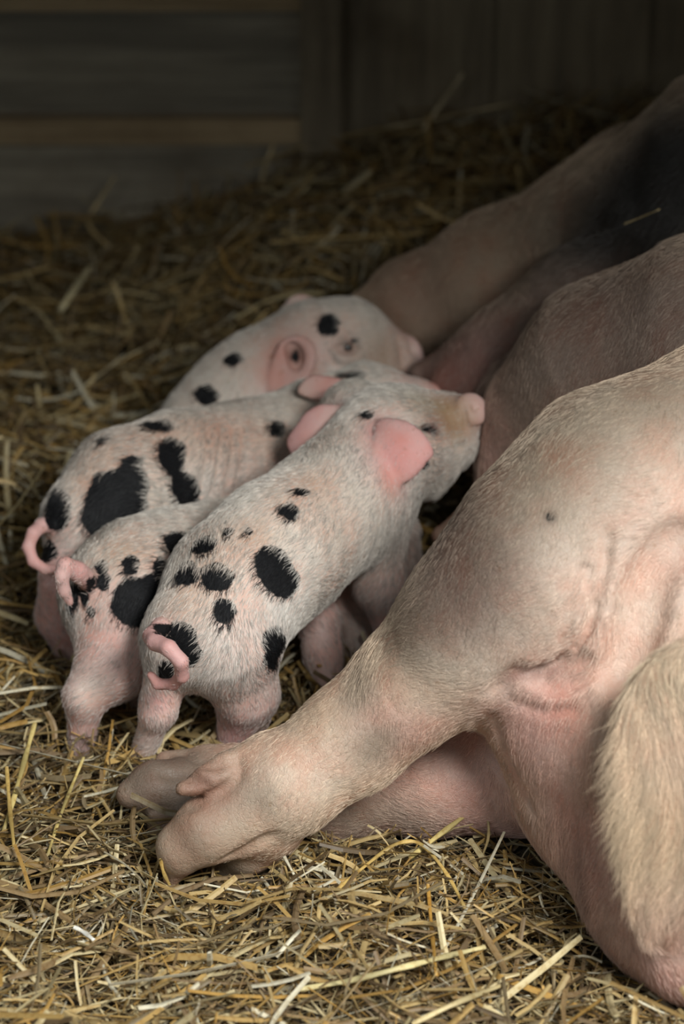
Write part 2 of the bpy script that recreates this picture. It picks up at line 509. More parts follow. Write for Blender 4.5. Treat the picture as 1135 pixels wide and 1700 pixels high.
# trunk lying on its side (the back lies off to the right)
sow += [wcone((0.33, -0.47, 0.14), (0.36, -0.28, 0.16), 0.15, 0.175, k=0.03, flow=FLB),
        wcone((0.36, -0.28, 0.16), (0.40, -0.05, 0.17), 0.175, 0.185, k=0.05, flow=FLB),
        wcone((0.40, -0.05, 0.17), (0.45, 0.16, 0.17), 0.185, 0.17, k=0.05, flow=FLB)]
# belly and udder bulging towards the piglets
sow += chain((1180, 590, -0.25, 0.09), (1020, 640, -0.22, 0.075), (915, 705, -0.20, 0.048), (880, 780, -0.20, 0.036), k=0.03, flow=FLB)
sow += chain((1180, 515, -0.08, 0.088), (1000, 565, -0.08, 0.075), (845, 628, -0.075, 0.052), (765, 655, -0.06, 0.030), k=0.03, flow=FLB)
sow += chain((1180, 600, -0.16, 0.075), (1000, 640, -0.16, 0.062), (880, 690, -0.155, 0.042), (810, 735, -0.15, 0.026), k=0.02, flow=FLB)
sow += chain((880, 780, -0.20, 0.036), (845, 900, -0.20, 0.036), (830, 1000, -0.24, 0.045), k=0.02, flow=FLB)
# teats
sow += chain((750, 620, -0.06, 0.020), (696, 620, -0.058, 0.0085), k=0.02, pink=0.6, hair=0.0)
sow += chain((790, 660, -0.10, 0.020), (742, 645, -0.09, 0.007), k=0.025, pink=0.4, hair=0.3)
sow += chain((780, 880, -0.22, 0.020), (735, 890, -0.22, 0.009), k=0.02, pink=0.3, hair=0.3)
# shoulder and upper foreleg
sow += [cone((1240, 810, -0.46, 0.105), (1040, 860, -0.50, 0.080), k=0.03, flow=FLB),
        cone((1040, 860, -0.50, 0.080), (910, 940, -0.525, 0.061), k=0.03),
        cone((910, 940, -0.525, 0.061), (795, 1040, -0.53, 0.047), k=0.03),
        cone((795, 1040, -0.53, 0.047), (680, 1142, -0.53, 0.036), k=0.03),
        cone((680, 1142, -0.53, 0.036), (585, 1225, -0.535, 0.032), k=0.02),
        cone((585, 1225, -0.535, 0.033), (480, 1300, -0.545, 0.030), k=0.02),
        cone((480, 1303, -0.545, 0.030), (405, 1352, -0.55, 0.0255), k=0.02)]
# upper trotter: two toes and two dewclaws
sow += [cone((405, 1352, -0.552, 0.0255), (345, 1378, -0.56, 0.0215), k=0.010, hair=0.6),
        cone((345, 1378, -0.56, 0.0215), (302, 1408, -0.563, 0.0165), k=0.008, hair=0.08),
        cone((302, 1408, -0.563, 0.0165), (284, 1458, -0.563, 0.0060), k=0.006, hair=0.0),
        cone((450, 1372, -0.545, 0.022), (412, 1405, -0.54, 0.0185), k=0.010, hair=0.6),
        cone((412, 1405, -0.54, 0.0175), (362, 1455, -0.530, 0.011), k=0.006, hair=0.05),
        cone((440, 1262, -0.535, 0.016), (378, 1280, -0.548, 0.0125), k=0.012),
        cone((378, 1280, -0.548, 0.0120), (345, 1296, -0.556, 0.0100), k=0.004, hair=0.2),
        cone((345, 1296, -0.556, 0.0100), (304, 1309, -0.562, 0.0055), k=0.004, hair=0.0)]
# neck, chest, throat
sow += [cone((960, 1170, -0.50, 0.060), (935, 1270, -0.50, 0.040), k=0.04, pink=0.85, flow=(0, 0, -1)),
        cone((1020, 1140, -0.52, 0.068), (1015, 1320, -0.55, 0.050), k=0.03, pink=0.6, flow=(0, -0.3, -1)),
        cone((1140, 1000, -0.50, 0.10), (1080, 1200, -0.55, 0.085), k=0.05, flow=(-0.3, 0, -1)),
        cone((1015, 1320, -0.55, 0.050), (1120, 1490, -0.63, 0.046), k=0.03, pink=0.4, flow=(0, -0.3, -1)),
        cone((1120, 1490, -0.63, 0.046), (1160, 1580, -0.68, 0.033), k=0.04, pink=0.5, flow=(0, -0.3, -1)),
        cone((1230, 1150, -0.58, 0.075), (1255, 1430, -0.66, 0.070), k=0.03, flow=(0, -0.3, -1))]
# lower foreleg on the straw
sow += [cone((960, 1240, -0.47, 0.062), (850, 1270, -0.475, 0.044), k=0.03, pink=0.9),
        cone((850, 1270, -0.475, 0.044), (720, 1300, -0.478, 0.033), k=0.02, pink=0.8),
        cone((720, 1300, -0.478, 0.033), (560, 1315, -0.470, 0.029), k=0.02, pink=0.35),
        cone((560, 1315, -0.470, 0.029), (390, 1305, -0.462, 0.026), k=0.02, pink=0.5),
        cone((390, 1312, -0.462, 0.026), (320, 1318, -0.470, 0.024), k=0.012, pink=0.6, hair=0.5),
        cone((320, 1310, -0.470, 0.023), (255, 1308, -0.480, 0.018), k=0.008, hair=0.1),
        cone((255, 1308, -0.480, 0.018), (216, 1318, -0.485, 0.010), k=0.006, hair=0.0),
        cone((345, 1345, -0.485, 0.017), (275, 1368, -0.495, 0.013), k=0.006, hair=0.1),
        cone((400, 1272, -0.452, 0.014), (345, 1266, -0.450, 0.0125), k=0.008),
        cone((345, 1266, -0.450, 0.0115), (272, 1262, -0.448, 0.0065), k=0.004, hair=0.1)]
# upper hind leg
sow += [cone((1200, 360, 0.02, 0.12), (1010, 410, 0.06, 0.070), k=0.05, flow=(-1, 0, -0.6)),
        cone((1010, 410, 0.06, 0.070), (830, 462, 0.09, 0.055), k=0.04, flow=(-1, 0, -0.6)),
        cone((830, 462, 0.09, 0.055), (690, 512, 0.11, 0.040), k=0.03, flow=(-1, 0, -0.6)),
        cone((690, 512, 0.11, 0.040), (610, 550, 0.12, 0.028), k=0.03),
        cone((1250, 320, 0.12, 0.12), (1080, 350, 0.14, 0.08), k=0.05, flow=(-1, 0, -0.6)),
        cone((610, 550, 0.12, 0.028), (540, 600, 0.12, 0.020), k=0.02)]
# big ear hanging over the cheek
sow += [sheet([(1052, 1120), (1022, 1200), (1016, 1300), (1022, 1400), (1040, 1490), (1062, 1560), (1090, 1555), (1150, 1480), (1230, 1420), (1270, 1250), (1230, 1090), (1130, 1065)],
              -0.69, (-0.35, -0.85, 0.38), 0.010, -1.6, k=0.022, flow=(-0.1, -0.2, -1), hair=1.6)]
for pts, r, k in (
    ([(818, 1150), (850, 1122), (870, 1118), (895, 1120), (930, 1112), (975, 1090)], 0.0040, 0.006),
    ([(870, 1119), (905, 1110), (945, 1085), (980, 1030), (1000, 960), (1010, 880)], 0.0014, 0.006),
    ([(885, 1112), (920, 1088), (942, 1050), (952, 1000)], 0.0010, 0.004),
    ([(900, 1130), (950, 1130), (1000, 1105), (1030, 1070)], 0.0012, 0.005),
    ([(880, 1135), (930, 1146), (985, 1125)], 0.0012, 0.004),
    ([(850, 1160), (900, 1180), (960, 1175)], 0.0010, 0.004),
    ([(910, 1105), (965, 1065), (985, 1010), (975, 940)], 0.0010, 0.004),
    ([(800, 1190), (820, 1260), (860, 1335)], 0.0012, 0.005),
    ([(818, 1185), (845, 1265), (885, 1345)], 0.0012, 0.006),
    ([(400, 1262), (396, 1285), (380, 1305), (355, 1318), (330, 1324)], 0.0030, 0.004),
    ([(372, 1428), (405, 1415), (440, 1395), (455, 1385)], 0.0022, 0.006),
    ([(262, 1285), (310, 1292), (345, 1305)], 0.0020, 0.005),
    ([(395, 1262), (355, 1272), (325, 1262), (305, 1250)], 0.0020, 0.005),
    ([(250, 1350), (290, 1345), (330, 1340)], 0.0018, 0.004),
    ([(1135, 890), (1085, 950), (1055, 1050), (1030, 1130)], 0.0025, 0.02),
):
    sow += groove(sow, pts, r, k)

TAN = (0.50, 0.38, 0.275); DIRT_AND_SHADE = (0.21, 0.17, 0.125); PALE = (0.64, 0.53, 0.43)
PINK = (0.60, 0.38, 0.34); RED = (0.46, 0.24, 0.22); BLK = (0.018, 0.016, 0.014); BRN = (0.13, 0.093, 0.075)
spaint = [
    (640, 1200, 0.03, PINK, 0.6), (830, 1000, 0.035, PINK, 0.6), (960, 900, 0.06, PINK, 0.55), (1050, 850, 0.08, PINK, 0.75), (1000, 1000, 0.04, PINK, 0.8),
    (930, 1130, 0.03, RED, 0.5), (880, 1200, 0.04, PINK, 0.8), (950, 1330, 0.04, RED, 0.6), (1000, 1430, 0.03, RED, 0.5), (700, 1200, 0.025, PINK, 0.4),
    (470, 1290, 0.035, PALE, 0.6), (520, 1200, 0.02, TAN, 0.8), (540, 1270, 0.02, PALE, 0.7), (620, 1240, 0.016, DIRT_AND_SHADE, 0.8), (640, 1215, 0.010, DIRT_AND_SHADE, 0.5), (690, 1120, 0.03, TAN, 0.7),
    (740, 1090, 0.03, PALE, 0.7), (850, 1000, 0.05, PALE, 0.8), (960, 930, 0.05, (0.66, 0.50, 0.43), 0.7), (960, 800, 0.06, (0.40, 0.32, 0.25), 0.7), (1080, 740, 0.07, (0.40, 0.31, 0.25), 0.7), (900, 850, 0.04, (0.42, 0.34, 0.26), 0.5), (590, 1160, 0.014, DIRT_AND_SHADE, 0.5), (440, 1330, 0.012, DIRT_AND_SHADE, 0.4), (800, 1100, 0.02, PALE, 0.5), (900, 1020, 0.03, PALE, 0.5), (1100, 780, 0.04, PALE, 0.5),
    (860, 790, 0.045, DIRT_AND_SHADE, 0.9), (820, 850, 0.035, DIRT_AND_SHADE, 0.9), (760, 930, 0.030, DIRT_AND_SHADE, 0.9), (710, 1000, 0.025, DIRT_AND_SHADE, 0.9), (950, 710, 0.05, DIRT_AND_SHADE, 0.8), (1080, 650, 0.06, DIRT_AND_SHADE, 0.8),  # dark tone paints the shade along the upper-left edge of foreleg and shoulder
    (660, 1060, 0.022, DIRT_AND_SHADE, 0.9), (600, 1125, 0.015, DIRT_AND_SHADE, 0.7),
    (310, 1400, 0.025, (0.27, 0.20, 0.145), 0.85), (350, 1450, 0.018, (0.12, 0.09, 0.06), 0.8), (380, 1450, 0.015, (0.14, 0.11, 0.08), 0.8), (325, 1303, 0.015, (0.22, 0.165, 0.115), 0.8),
    (250, 1310, 0.035, (0.12, 0.09, 0.07), 0.85), (290, 1265, 0.03, (0.14, 0.105, 0.08), 0.85), (350, 1300, 0.03, (0.22, 0.14, 0.115), 0.6),
    (600, 1350, 0.025, DIRT_AND_SHADE, 0.8), (700, 1365, 0.02, DIRT_AND_SHADE, 0.6),
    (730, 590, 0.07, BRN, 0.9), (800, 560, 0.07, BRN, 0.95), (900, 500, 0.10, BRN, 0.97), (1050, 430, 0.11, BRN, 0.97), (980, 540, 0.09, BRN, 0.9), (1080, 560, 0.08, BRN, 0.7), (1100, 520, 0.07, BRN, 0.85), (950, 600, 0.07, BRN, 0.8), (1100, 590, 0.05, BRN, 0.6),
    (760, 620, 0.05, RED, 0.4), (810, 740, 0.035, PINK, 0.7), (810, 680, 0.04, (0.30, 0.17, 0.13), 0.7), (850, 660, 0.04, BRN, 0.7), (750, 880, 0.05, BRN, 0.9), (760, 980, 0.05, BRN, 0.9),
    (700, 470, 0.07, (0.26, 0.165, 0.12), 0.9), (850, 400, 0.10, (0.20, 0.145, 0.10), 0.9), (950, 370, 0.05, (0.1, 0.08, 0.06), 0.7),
    (1080, 320, 0.075, BLK, 1.0), (1135, 260, 0.08, BLK, 1.0), (1010, 350, 0.045, BLK, 0.9), (1130, 350, 0.06, BLK, 1.0), (1060, 385, 0.03, BLK, 0.9), (1000, 390, 0.03, BLK, 0.7),
    (1060, 1000, 0.04, PALE, 0.6), (1080, 1300, 0.06, TAN, 0.7), (1090, 1620, 0.04, PINK, 0.7), (1120, 1520, 0.04, PINK, 0.5), (1130, 1250, 0.03, PINK, 0.4),
    (913, 858, 0.004, (0.03, 0.02, 0.015), 0.9), (845, 1124, 0.006, (0.16, 0.09, 0.07), 0.8), (865, 1120, 0.006, (0.16, 0.09, 0.07), 0.8), (890, 1120, 0.005, (0.18, 0.10, 0.08), 0.7), (915, 1116, 0.005, (0.18, 0.10, 0.08), 0.7), (985, 1420, 0.03, (0.40, 0.25, 0.21), 0.7), (1030, 1520, 0.03, (0.40, 0.25, 0.21), 0.7), (930, 1200, 0.03, (0.50, 0.30, 0.26), 0.6), (1075, 1300, 0.08, (0.40, 0.31, 0.21), 0.6), (1080, 1420, 0.04, (0.38, 0.29, 0.19), 0.5), (1090, 1090, 0.03, (0.30, 0.25, 0.17), 0.7)]
def sow_hair(ct, ss, n):
    k = rng.uniform(0.8, 1.35, (n, 1))
    base = ct * 1.15 + np.array([0.42, 0.33, 0.21]) * 0.10
    lum = ct.mean(1, keepdims=True)
    out = np.where(lum < 0.10, ct * 1.3, base * k)
    return np.where(ss[:, None] > 1, 0.015, out)
SPOTS_SOW = [(913, 858, 3.5, 5, 20)]
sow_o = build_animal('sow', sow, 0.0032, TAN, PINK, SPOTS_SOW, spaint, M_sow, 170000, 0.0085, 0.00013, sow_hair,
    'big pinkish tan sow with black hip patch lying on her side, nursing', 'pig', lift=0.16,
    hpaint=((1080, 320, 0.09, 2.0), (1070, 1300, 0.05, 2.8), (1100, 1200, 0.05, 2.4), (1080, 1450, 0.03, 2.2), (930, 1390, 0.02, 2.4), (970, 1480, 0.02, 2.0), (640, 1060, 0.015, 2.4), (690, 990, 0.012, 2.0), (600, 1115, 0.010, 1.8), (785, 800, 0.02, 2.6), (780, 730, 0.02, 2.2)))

# ---- piglets
def eye(parent, prims, px, py, r, label=None):
    h = hit(prims, px, py)
    if h is None: return
    import bmesh
    bm = bmesh.new(); bmesh.ops.create_uvsphere(bm, u_segments=20, v_segments=12, radius=r)
    for v in bm.verts: v.co = Vector(v.co) + Vector(h - CF * (-r * 0.55))
    for f in bm.faces: f.smooth = True
    me = bpy.data.meshes.new('eye'); bm.to_mesh(me); bm.free()
    o = link('eye', me, parent, M_eye)
    if label: o['label'] = label
CREAM = (0.66, 0.58, 0.50); PPINK = (0.62, 0.34, 0.32); BACK = (0.58, 0.38, 0.27); WHITE = (0.70, 0.67, 0.62)
def pig_hair(ct, ss, n):
    k = rng.uniform(0.60, 1.25, (n, 1))
    out = (ct * 0.56 + np.array([0.74, 0.71, 0.65]) * 0.44) * k
    return np.where(ss[:, None] > -2.5, np.array([0.010, 0.010, 0.011]), np.clip(out, 0, 0.95))
GP = 'spotted piglets nursing at the sow'

# front piglet
p3 = []
p3 += chain((342, 1045, -0.400, 0.042), (395, 975, -0.365, 0.0475), (465, 912, -0.330, 0.048), (545, 850, -0.285, 0.0455), (595, 800, -0.255, 0.042), k=0.018)
for p in p3: p.flow = -p.flow
p3 += [cone((600, 800, -0.255, 0.042), (640, 745, -0.225, 0.037), k=0.02, flow=(-0.4, -0.6, -0.2)),
       cone((640, 740, -0.225, 0.040), (690, 735, -0.205, 0.036), k=0.02, flow=(-0.8, -0.5, 0)),
       cone((690, 728, -0.205, 0.036), (740, 710, -0.200, 0.0240), k=0.02, flow=(-1, -0.2, 0)),
       cone((700, 760, -0.202, 0.029), (748, 735, -0.198, 0.0165), k=0.015, flow=(-1, -0.2, 0)),
       cone((740, 708, -0.200, 0.0225), (770, 690, -0.205, 0.0140), k=0.010, flow=(-1, 0, 0), pink=0.2, hair=0.6),
       disc((766, 694, -0.200), (783, 679, -0.212), 0.0135, 0.0055, k=0.002, pink=1.0, hair=0.0),
       cone((640, 720, -0.190, 0.036), (590, 690, -0.180, 0.028), k=0.02, flow=(-0.7, -0.5, 0)),
       # haunches and hind legs
       cone((380, 1070, -0.405, 0.038), (408, 1150, -0.400, 0.022), k=0.016, pink=0.35, hair=0.8),
       cone((408, 1150, -0.400, 0.021), (404, 1195, -0.392, 0.0150), k=0.012, pink=0.6, hair=0.6),
       cone((404, 1190, -0.392, 0.0160), (386, 1245, -0.392, 0.0125), k=0.012, pink=0.8, hair=0.6),
       cone((292, 1075, -0.410, 0.024), (268, 1150, -0.415, 0.0118), k=0.014, pink=0.2, hair=0.8),
       cone((268, 1150, -0.415, 0.0118), (262, 1180, -0.420, 0.0115), k=0.010, pink=0.6, hair=0.5),
       cone((262, 1180, -0.420, 0.0110), (232, 1265, -0.405, 0.0085), k=0.010, pink=0.3, hair=0.7),
       # forelegs
       cone((615, 860, -0.268, 0.030), (630, 970, -0.280, 0.0180), k=0.012, pink=0.25),
       cone((630, 970, -0.280, 0.0180), (648, 1060, -0.280, 0.0095), k=0.012, pink=0.6, hair=0.7),
       cone((648, 1060, -0.280, 0.0095), (655, 1140, -0.270, 0.010), k=0.01, pink=0.8, hair=0.5),
       cone((650, 890, -0.215, 0.022), (683, 960, -0.215, 0.0105), k=0.012, pink=0.3),
       cone((683, 960, -0.215, 0.0105), (690, 1040, -0.215, 0.009), k=0.01, pink=0.6)]
p3 += tube([(268, 1040, -0.435), (252, 1056, -0.450), (258, 1066, -0.462), (280, 1076, -0.474), (300, 1098, -0.478), (302, 1122, -0.472), (288, 1136, -0.464), (262, 1136, -0.458), (250, 1120, -0.455)], [0.0070, 0.0062, 0.006, 0.0056, 0.0052, 0.0048, 0.0042, 0.0038, 0.003], k=0.002, pink=0.9, hair=0.35)
p3 += [sheet([(614, 765), (611, 720), (622, 694), (645, 688), (685, 700), (712, 728), (720, 752), (708, 768), (690, 790), (660, 808), (634, 815), (620, 795)], -0.252, (-0.15, -0.80, 0.60), 0.0022, -9.0, on=p3, at=(625, 705), off=0.009, k=0.003, pink=1.0, hair=0.35),
       sheet([(570, 676), (535, 666), (505, 682), (490, 704), (474, 722), (470, 738), (480, 758), (497, 774), (520, 752), (545, 720), (565, 698)], -0.212, (-0.45, -0.75, 0.5), 0.0024, -10.0, on=p3, at=(562, 682), off=0.003, k=0.003, pink=1.0, hair=0.12)]
p3 += groove(p3, [(612, 770), (612, 735), (618, 705)], 0.0025, 0.003)
p3 += groove(p3, [(700, 708), (712, 712), (724, 716)], 0.0022, 0.004)
p3 += groove(p3, [(768, 672), (772, 690), (774, 712)], 0.0014, 0.002)
p3 += groove(p3, [(786, 676), (788, 680)], 0.002, 0.002)
p3 += groove(p3, [(700, 712), (712, 716), (722, 714)], 0.003, 0.004)
p3 += groove(p3, [(752, 745), (765, 742), (772, 738)], 0.0015, 0.003)
sp3 = [(480, 848, 16, 12, 20), (501, 816, 10, 5, 0), (455, 945, 29, 38, -25), (472, 965, 22, 24, 10), (360, 958, 26, 21, 10), (310, 953, 19, 15, -35), (372, 1013, 16, 22, 0),
       (300, 1060, 27, 26, 20), (275, 1048, 18, 10, 10), (316, 1085, 16, 18, 0), (455, 1062, 17, 20, 0), (450, 1090, 11, 20, 0), (340, 905, 20, 11, -20), (378, 884, 6, 5, 0), (412, 882, 5, 5, 0), (609, 688, 8, 5, 0), (275, 1113, 13, 15, 0),
       (706, 773, 5, 3, -40), (711, 713, 7, 4, 20)]
pp3 = [(420, 890, 0.02, BACK, 0.8), (520, 800, 0.018, BACK, 0.7), (310, 990, 0.022, BACK, 0.6), (350, 930, 0.02, BACK, 0.6), (560, 870, 0.03, BACK, 0.35), (470, 830, 0.015, BACK, 0.5), (390, 1100, 0.03, WHITE, 0.5), (480, 1000, 0.03, WHITE, 0.6),
       (752, 705, 0.020, (0.27, 0.17, 0.09), 0.95), (740, 680, 0.015, (0.30, 0.20, 0.115), 0.9), (700, 668, 0.016, (0.36, 0.28, 0.18), 0.7), (712, 713, 0.009, (0.20, 0.06, 0.05), 0.95), (622, 712, 0.010, (0.40, 0.17, 0.15), 0.7), (645, 795, 0.008, (0.66, 0.42, 0.38), 0.6), (680, 730, 0.012, (0.66, 0.40, 0.36), 0.5), (650, 760, 0.02, (0.62, 0.26, 0.25), 0.6), (700, 810, 0.02, WHITE, 0.6), (740, 760, 0.012, WHITE, 0.6),  # darker pink at the ear base paints in the shadow of its fold
       (385, 1215, 0.02, PPINK, 0.7), (265, 1165, 0.010, PPINK, 0.6)]
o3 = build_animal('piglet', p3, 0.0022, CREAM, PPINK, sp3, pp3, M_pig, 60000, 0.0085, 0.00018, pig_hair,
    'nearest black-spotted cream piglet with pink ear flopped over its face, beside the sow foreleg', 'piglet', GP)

# middle piglet with the large black saddle blotch
p2 = []
p2 += chain((152, 858, -0.240, 0.036), (210, 815, -0.215, 0.0455), (300, 785, -0.180, 0.046), (390, 765, -0.145, 0.0435), (450, 748, -0.120, 0.040), k=0.016)
for p in p2: p.flow = -p.flow
p2 += [cone((450, 745, -0.120, 0.038), (530, 705, -0.095, 0.034), k=0.02, flow=(-1, -0.4, 0)),
       cone((530, 700, -0.095, 0.034), (610, 672, -0.085, 0.028), k=0.015, flow=(-1, -0.3, 0)),
       cone((610, 665, -0.085, 0.028), (690, 665, -0.095, 0.018), k=0.02, flow=(-1, -0.3, 0)),
       cone((690, 665, -0.095, 0.016), (716, 662, -0.098, 0.012), k=0.006, pink=1, hair=0.0),
       cone((150, 880, -0.245, 0.034), (130, 960, -0.250, 0.022), k=0.014, pink=0.2),
       cone((120, 960, -0.270, 0.026), (100, 1020, -0.262, 0.017), k=0.015, pink=0.9, hair=0.6),
       cone((100, 1020, -0.262, 0.017), (118, 1085, -0.262, 0.013), k=0.012, pink=0.5, hair=0.6),
       cone((190, 880, -0.215, 0.035), (200, 1000, -0.220, 0.018), k=0.02),
       wcone(W(440, 770, -0.125), (-0.060, -0.150, 0.012), 0.030, 0.011, k=0.02, pink=0.4),
       wcone(W(460, 760, -0.105), (-0.030, -0.080, 0.012), 0.030, 0.011, k=0.02, pink=0.4)]
p2 += tube([(92, 872, -0.262), (70, 872, -0.275), (55, 885, -0.285), (47, 908, -0.290), (55, 932, -0.295), (76, 946, -0.300), (100, 944, -0.306)], [0.0065, 0.0056, 0.0050, 0.0046, 0.0042, 0.0038, 0.0030], k=0.002, pink=0.85, hair=0.3)
p2 += [sheet([(495, 655), (500, 635), (520, 622), (550, 624), (570, 632), (560, 650), (530, 665)], -0.125, (-0.3, -0.7, 0.65), 0.0026, 4.0, k=0.006, pink=0.8, hair=0.2)]
for x in (345, 365, 385, 402):
    p2 += groove(p2, [(x + 4, 712), (x + 2, 750), (x - 4, 790), (x - 12, 820)], 0.0012, 0.004)
sp2 = [(195, 830, 50, 48, 0), (175, 860, 38, 34, 20), (218, 805, 27, 34, 0), (168, 795, 12, 10, 0), (222, 768, 13, 10, 0), (286, 755, 22, 26, -15), (290, 770, 16, 20, 0), (309, 812, 20, 28, -10), (312, 828, 15, 18, 0),
       (264, 707, 20, 8, 0), (462, 713, 12, 12, 0), (248, 873, 26, 11, 0), (97, 850, 19, 32, 10), (100, 822, 10, 14, 0), (78, 915, 14, 16, 0), (585, 622, 14, 5, 0), (185, 880, 24, 20, 0), (175, 728, 8, 4, -20)]
pp2 = [(180, 745, 0.022, BACK, 0.8), (250, 720, 0.022, BACK, 0.7), (350, 730, 0.035, BACK, 0.6), (430, 720, 0.025, BACK, 0.5), (150, 790, 0.02, BACK, 0.7), (330, 830, 0.025, WHITE, 0.6), (400, 800, 0.03, (0.55, 0.38, 0.33), 0.5), (150, 920, 0.02, WHITE, 0.6), (500, 665, 0.02, (0.4, 0.36, 0.28), 0.5)]
o2 = build_animal('piglet', p2, 0.0022, CREAM, PPINK, sp2, pp2, M_pig, 50000, 0.0085, 0.00018, pig_hair,
    'piglet with large ragged black rump blotch and thin looped tail, behind the smallest piglet', 'piglet', GP)

# far piglet, head in profile
p1 = []
p1 += chain((350, 720, -0.020, 0.045), (400, 680, 0.0, 0.047), (455, 640, 0.015, 0.045), k=0.025)
for p in p1: p.flow = -p.flow
p1 += [cone((455, 635, 0.015, 0.045), (515, 590, 0.020, 0.038), k=0.03, flow=(-1, -0.2, 0)),
       cone((525, 585, 0.020, 0.042), (575, 578, 0.020, 0.040), k=0.02, flow=(-1, 0, 0)),
       cone((575, 582, 0.020, 0.039), (640, 600, 0.015, 0.025), k=0.02, flow=(-1, 0, 0)),
       cone((580, 610, 0.015, 0.034), (640, 612, 0.015, 0.024), k=0.02, flow=(-1, 0, 0)),
       cone((640, 602, 0.015, 0.0225), (662, 597, 0.012, 0.0165), k=0.008, pink=0.3, hair=0.6),
       disc((655, 598, 0.008), (680, 588, 0.018), 0.0180, 0.0060, k=0.002, pink=1.0, hair=0.0),
       cone((640, 620, 0.012, 0.013), (668, 618, 0.010, 0.009), k=0.006, pink=0.5, hair=0.3),
       cone((350, 730, -0.02, 0.038), (340, 830, -0.02, 0.016), k=0.02),
       cone((450, 680, 0.015, 0.034), (470, 800, 0.02, 0.015), k=0.02),
       cone((470, 800, 0.02, 0.015), (470, 850, 0.02, 0.012), k=0.01)]
p1 += [sheet([(447, 648), (450, 605), (462, 572), (485, 557), (512, 562), (526, 585), (522, 612), (510, 632), (490, 648), (468, 656)], -0.030, (-0.10, -0.85, 0.5), 0.0024, 5.0, on=p1, at=(500, 580), off=0.003, k=0.004, pink=0.75, hair=0.3),
       sheet([(468, 532), (472, 504), (486, 490), (506, 488), (524, 498), (528, 512), (500, 530)], 0.045, (0.1, -0.9, 0.4), 0.0035, 4.0, k=0.006, pink=0.5, hair=0.4)]
p1 += groove(p1, [(484, 578), (490, 590), (490, 606)], 0.0055, 0.005)
p1 += groove(p1, [(560, 578), (577, 578), (594, 576)], 0.0048, 0.004)
p1 += groove(p1, [(552, 566), (568, 556), (590, 558)], 0.0016, 0.004)
p1 += groove(p1, [(548, 585), (558, 605), (580, 610), (602, 595)], 0.0016, 0.004)
p1 += groove(p1, [(682, 578), (684, 584)], 0.0022, 0.002)
p1 += groove(p1, [(668, 615), (668, 590), (662, 565)], 0.0022, 0.003)
sp1 = [(546, 539, 17, 17, 0), (343, 656, 19, 14, 10), (388, 597, 13, 9, -25), (588, 566, 4, 2.5, 0), (490, 592, 4, 8, 0)]
pp1 = [(575, 577, 0.013, (0.34, 0.20, 0.16), 0.9), (635, 592, 0.025, (0.34, 0.22, 0.15), 0.85), (490, 600, 0.03, (0.45, 0.26, 0.22), 0.6), (490, 590, 0.007, (0.12, 0.05, 0.03), 0.9), (560, 620, 0.012, WHITE, 0.6)]
o1 = build_animal('piglet', p1, 0.0022, CREAM, PPINK, sp1, pp1, M_pig, 40000, 0.0060, 0.00014, pig_hair,
    'farthest piglet in profile, open eye showing and one black spot on its forehead', 'piglet', GP)
eye(o1, p1, 577, 577, 0.0050)

# smallest piglet squeezed between the others
p4 = []
p4 += chain((185, 985, -0.335, 0.038), (235, 965, -0.310, 0.042), (300, 945, -0.275, 0.041), (370, 920, -0.240, 0.036), k=0.025)
for p in p4: p.flow = -p.flow
p4 += [cone((370, 920, -0.240, 0.032), (430, 890, -0.210, 0.028), k=0.03, flow=(-1, -0.3, 0)),
       cone((430, 890, -0.210, 0.028), (480, 880, -0.190, 0.016), k=0.02, flow=(-1, -0.3, 0)),
       cone((215, 1020, -0.345, 0.040), (185, 1105, -0.375, 0.025), k=0.02, pink=0.4, hair=0.8),
       cone((185, 1105, -0.375, 0.025), (142, 1155, -0.392, 0.0140), k=0.012, pink=0.5, hair=0.7),
       cone((142, 1155, -0.392, 0.0140), (135, 1240, -0.388, 0.0092), k=0.010, pink=0.6, hair=0.7),
       cone((205, 1040, -0.33, 0.030), (250, 1090, -0.33, 0.020), k=0.02, pink=0.5),
       cone((150, 1085, -0.350, 0.010), (150, 1110, -0.352, 0.009), k=0.010, pink=0.8, hair=0.2),
       cone((250, 1090, -0.33, 0.018), (240, 1160, -0.33, 0.011), k=0.02, pink=0.6),
       cone((430, 905, -0.215, 0.022), (528, 1030, -0.280, 0.0150), k=0.012, pink=0.5, hair=0.7),
       cone((528, 1030, -0.280, 0.0150), (535, 1085, -0.298, 0.0130), k=0.010, pink=0.6, hair=0.7),
       cone((535, 1085, -0.298, 0.0130), (548, 1138, -0.312, 0.0110), k=0.010, pink=0.5, hair=0.7),
       cone((460, 890, -0.190, 0.022), (590, 1010, -0.250, 0.0160), k=0.008, pink=0.2, hair=0.8),
       cone((590, 1010, -0.250, 0.0160), (602, 1105, -0.270, 0.0130), k=0.010, pink=0.2, hair=0.8)]
p4 += groove(p4, [(560, 1035), (565, 1080), (572, 1110)], 0.002, 0.003)
p4 += tube([(150, 968, -0.360), (128, 948, -0.378), (108, 938, -0.386), (102, 956, -0.390), (106, 980, -0.390), (116, 1000, -0.388)], [0.0085, 0.0070, 0.0058, 0.0052, 0.0044, 0.003], k=0.002, pink=0.75, hair=0.5)
sp4 = [(228, 1000, 42, 40, 0), (250, 990, 30, 34, 0), (298, 905, 24, 19, 25), (218, 939, 12, 14, 0), (265, 941, 9, 14, 0), (168, 943, 8, 10, 0), (172, 966, 10, 12, 20), (150, 972, 6, 12, 20), (150, 1018, 5, 7, 0), (122, 990, 8, 20, 10), (140, 990, 5, 10, 0)]
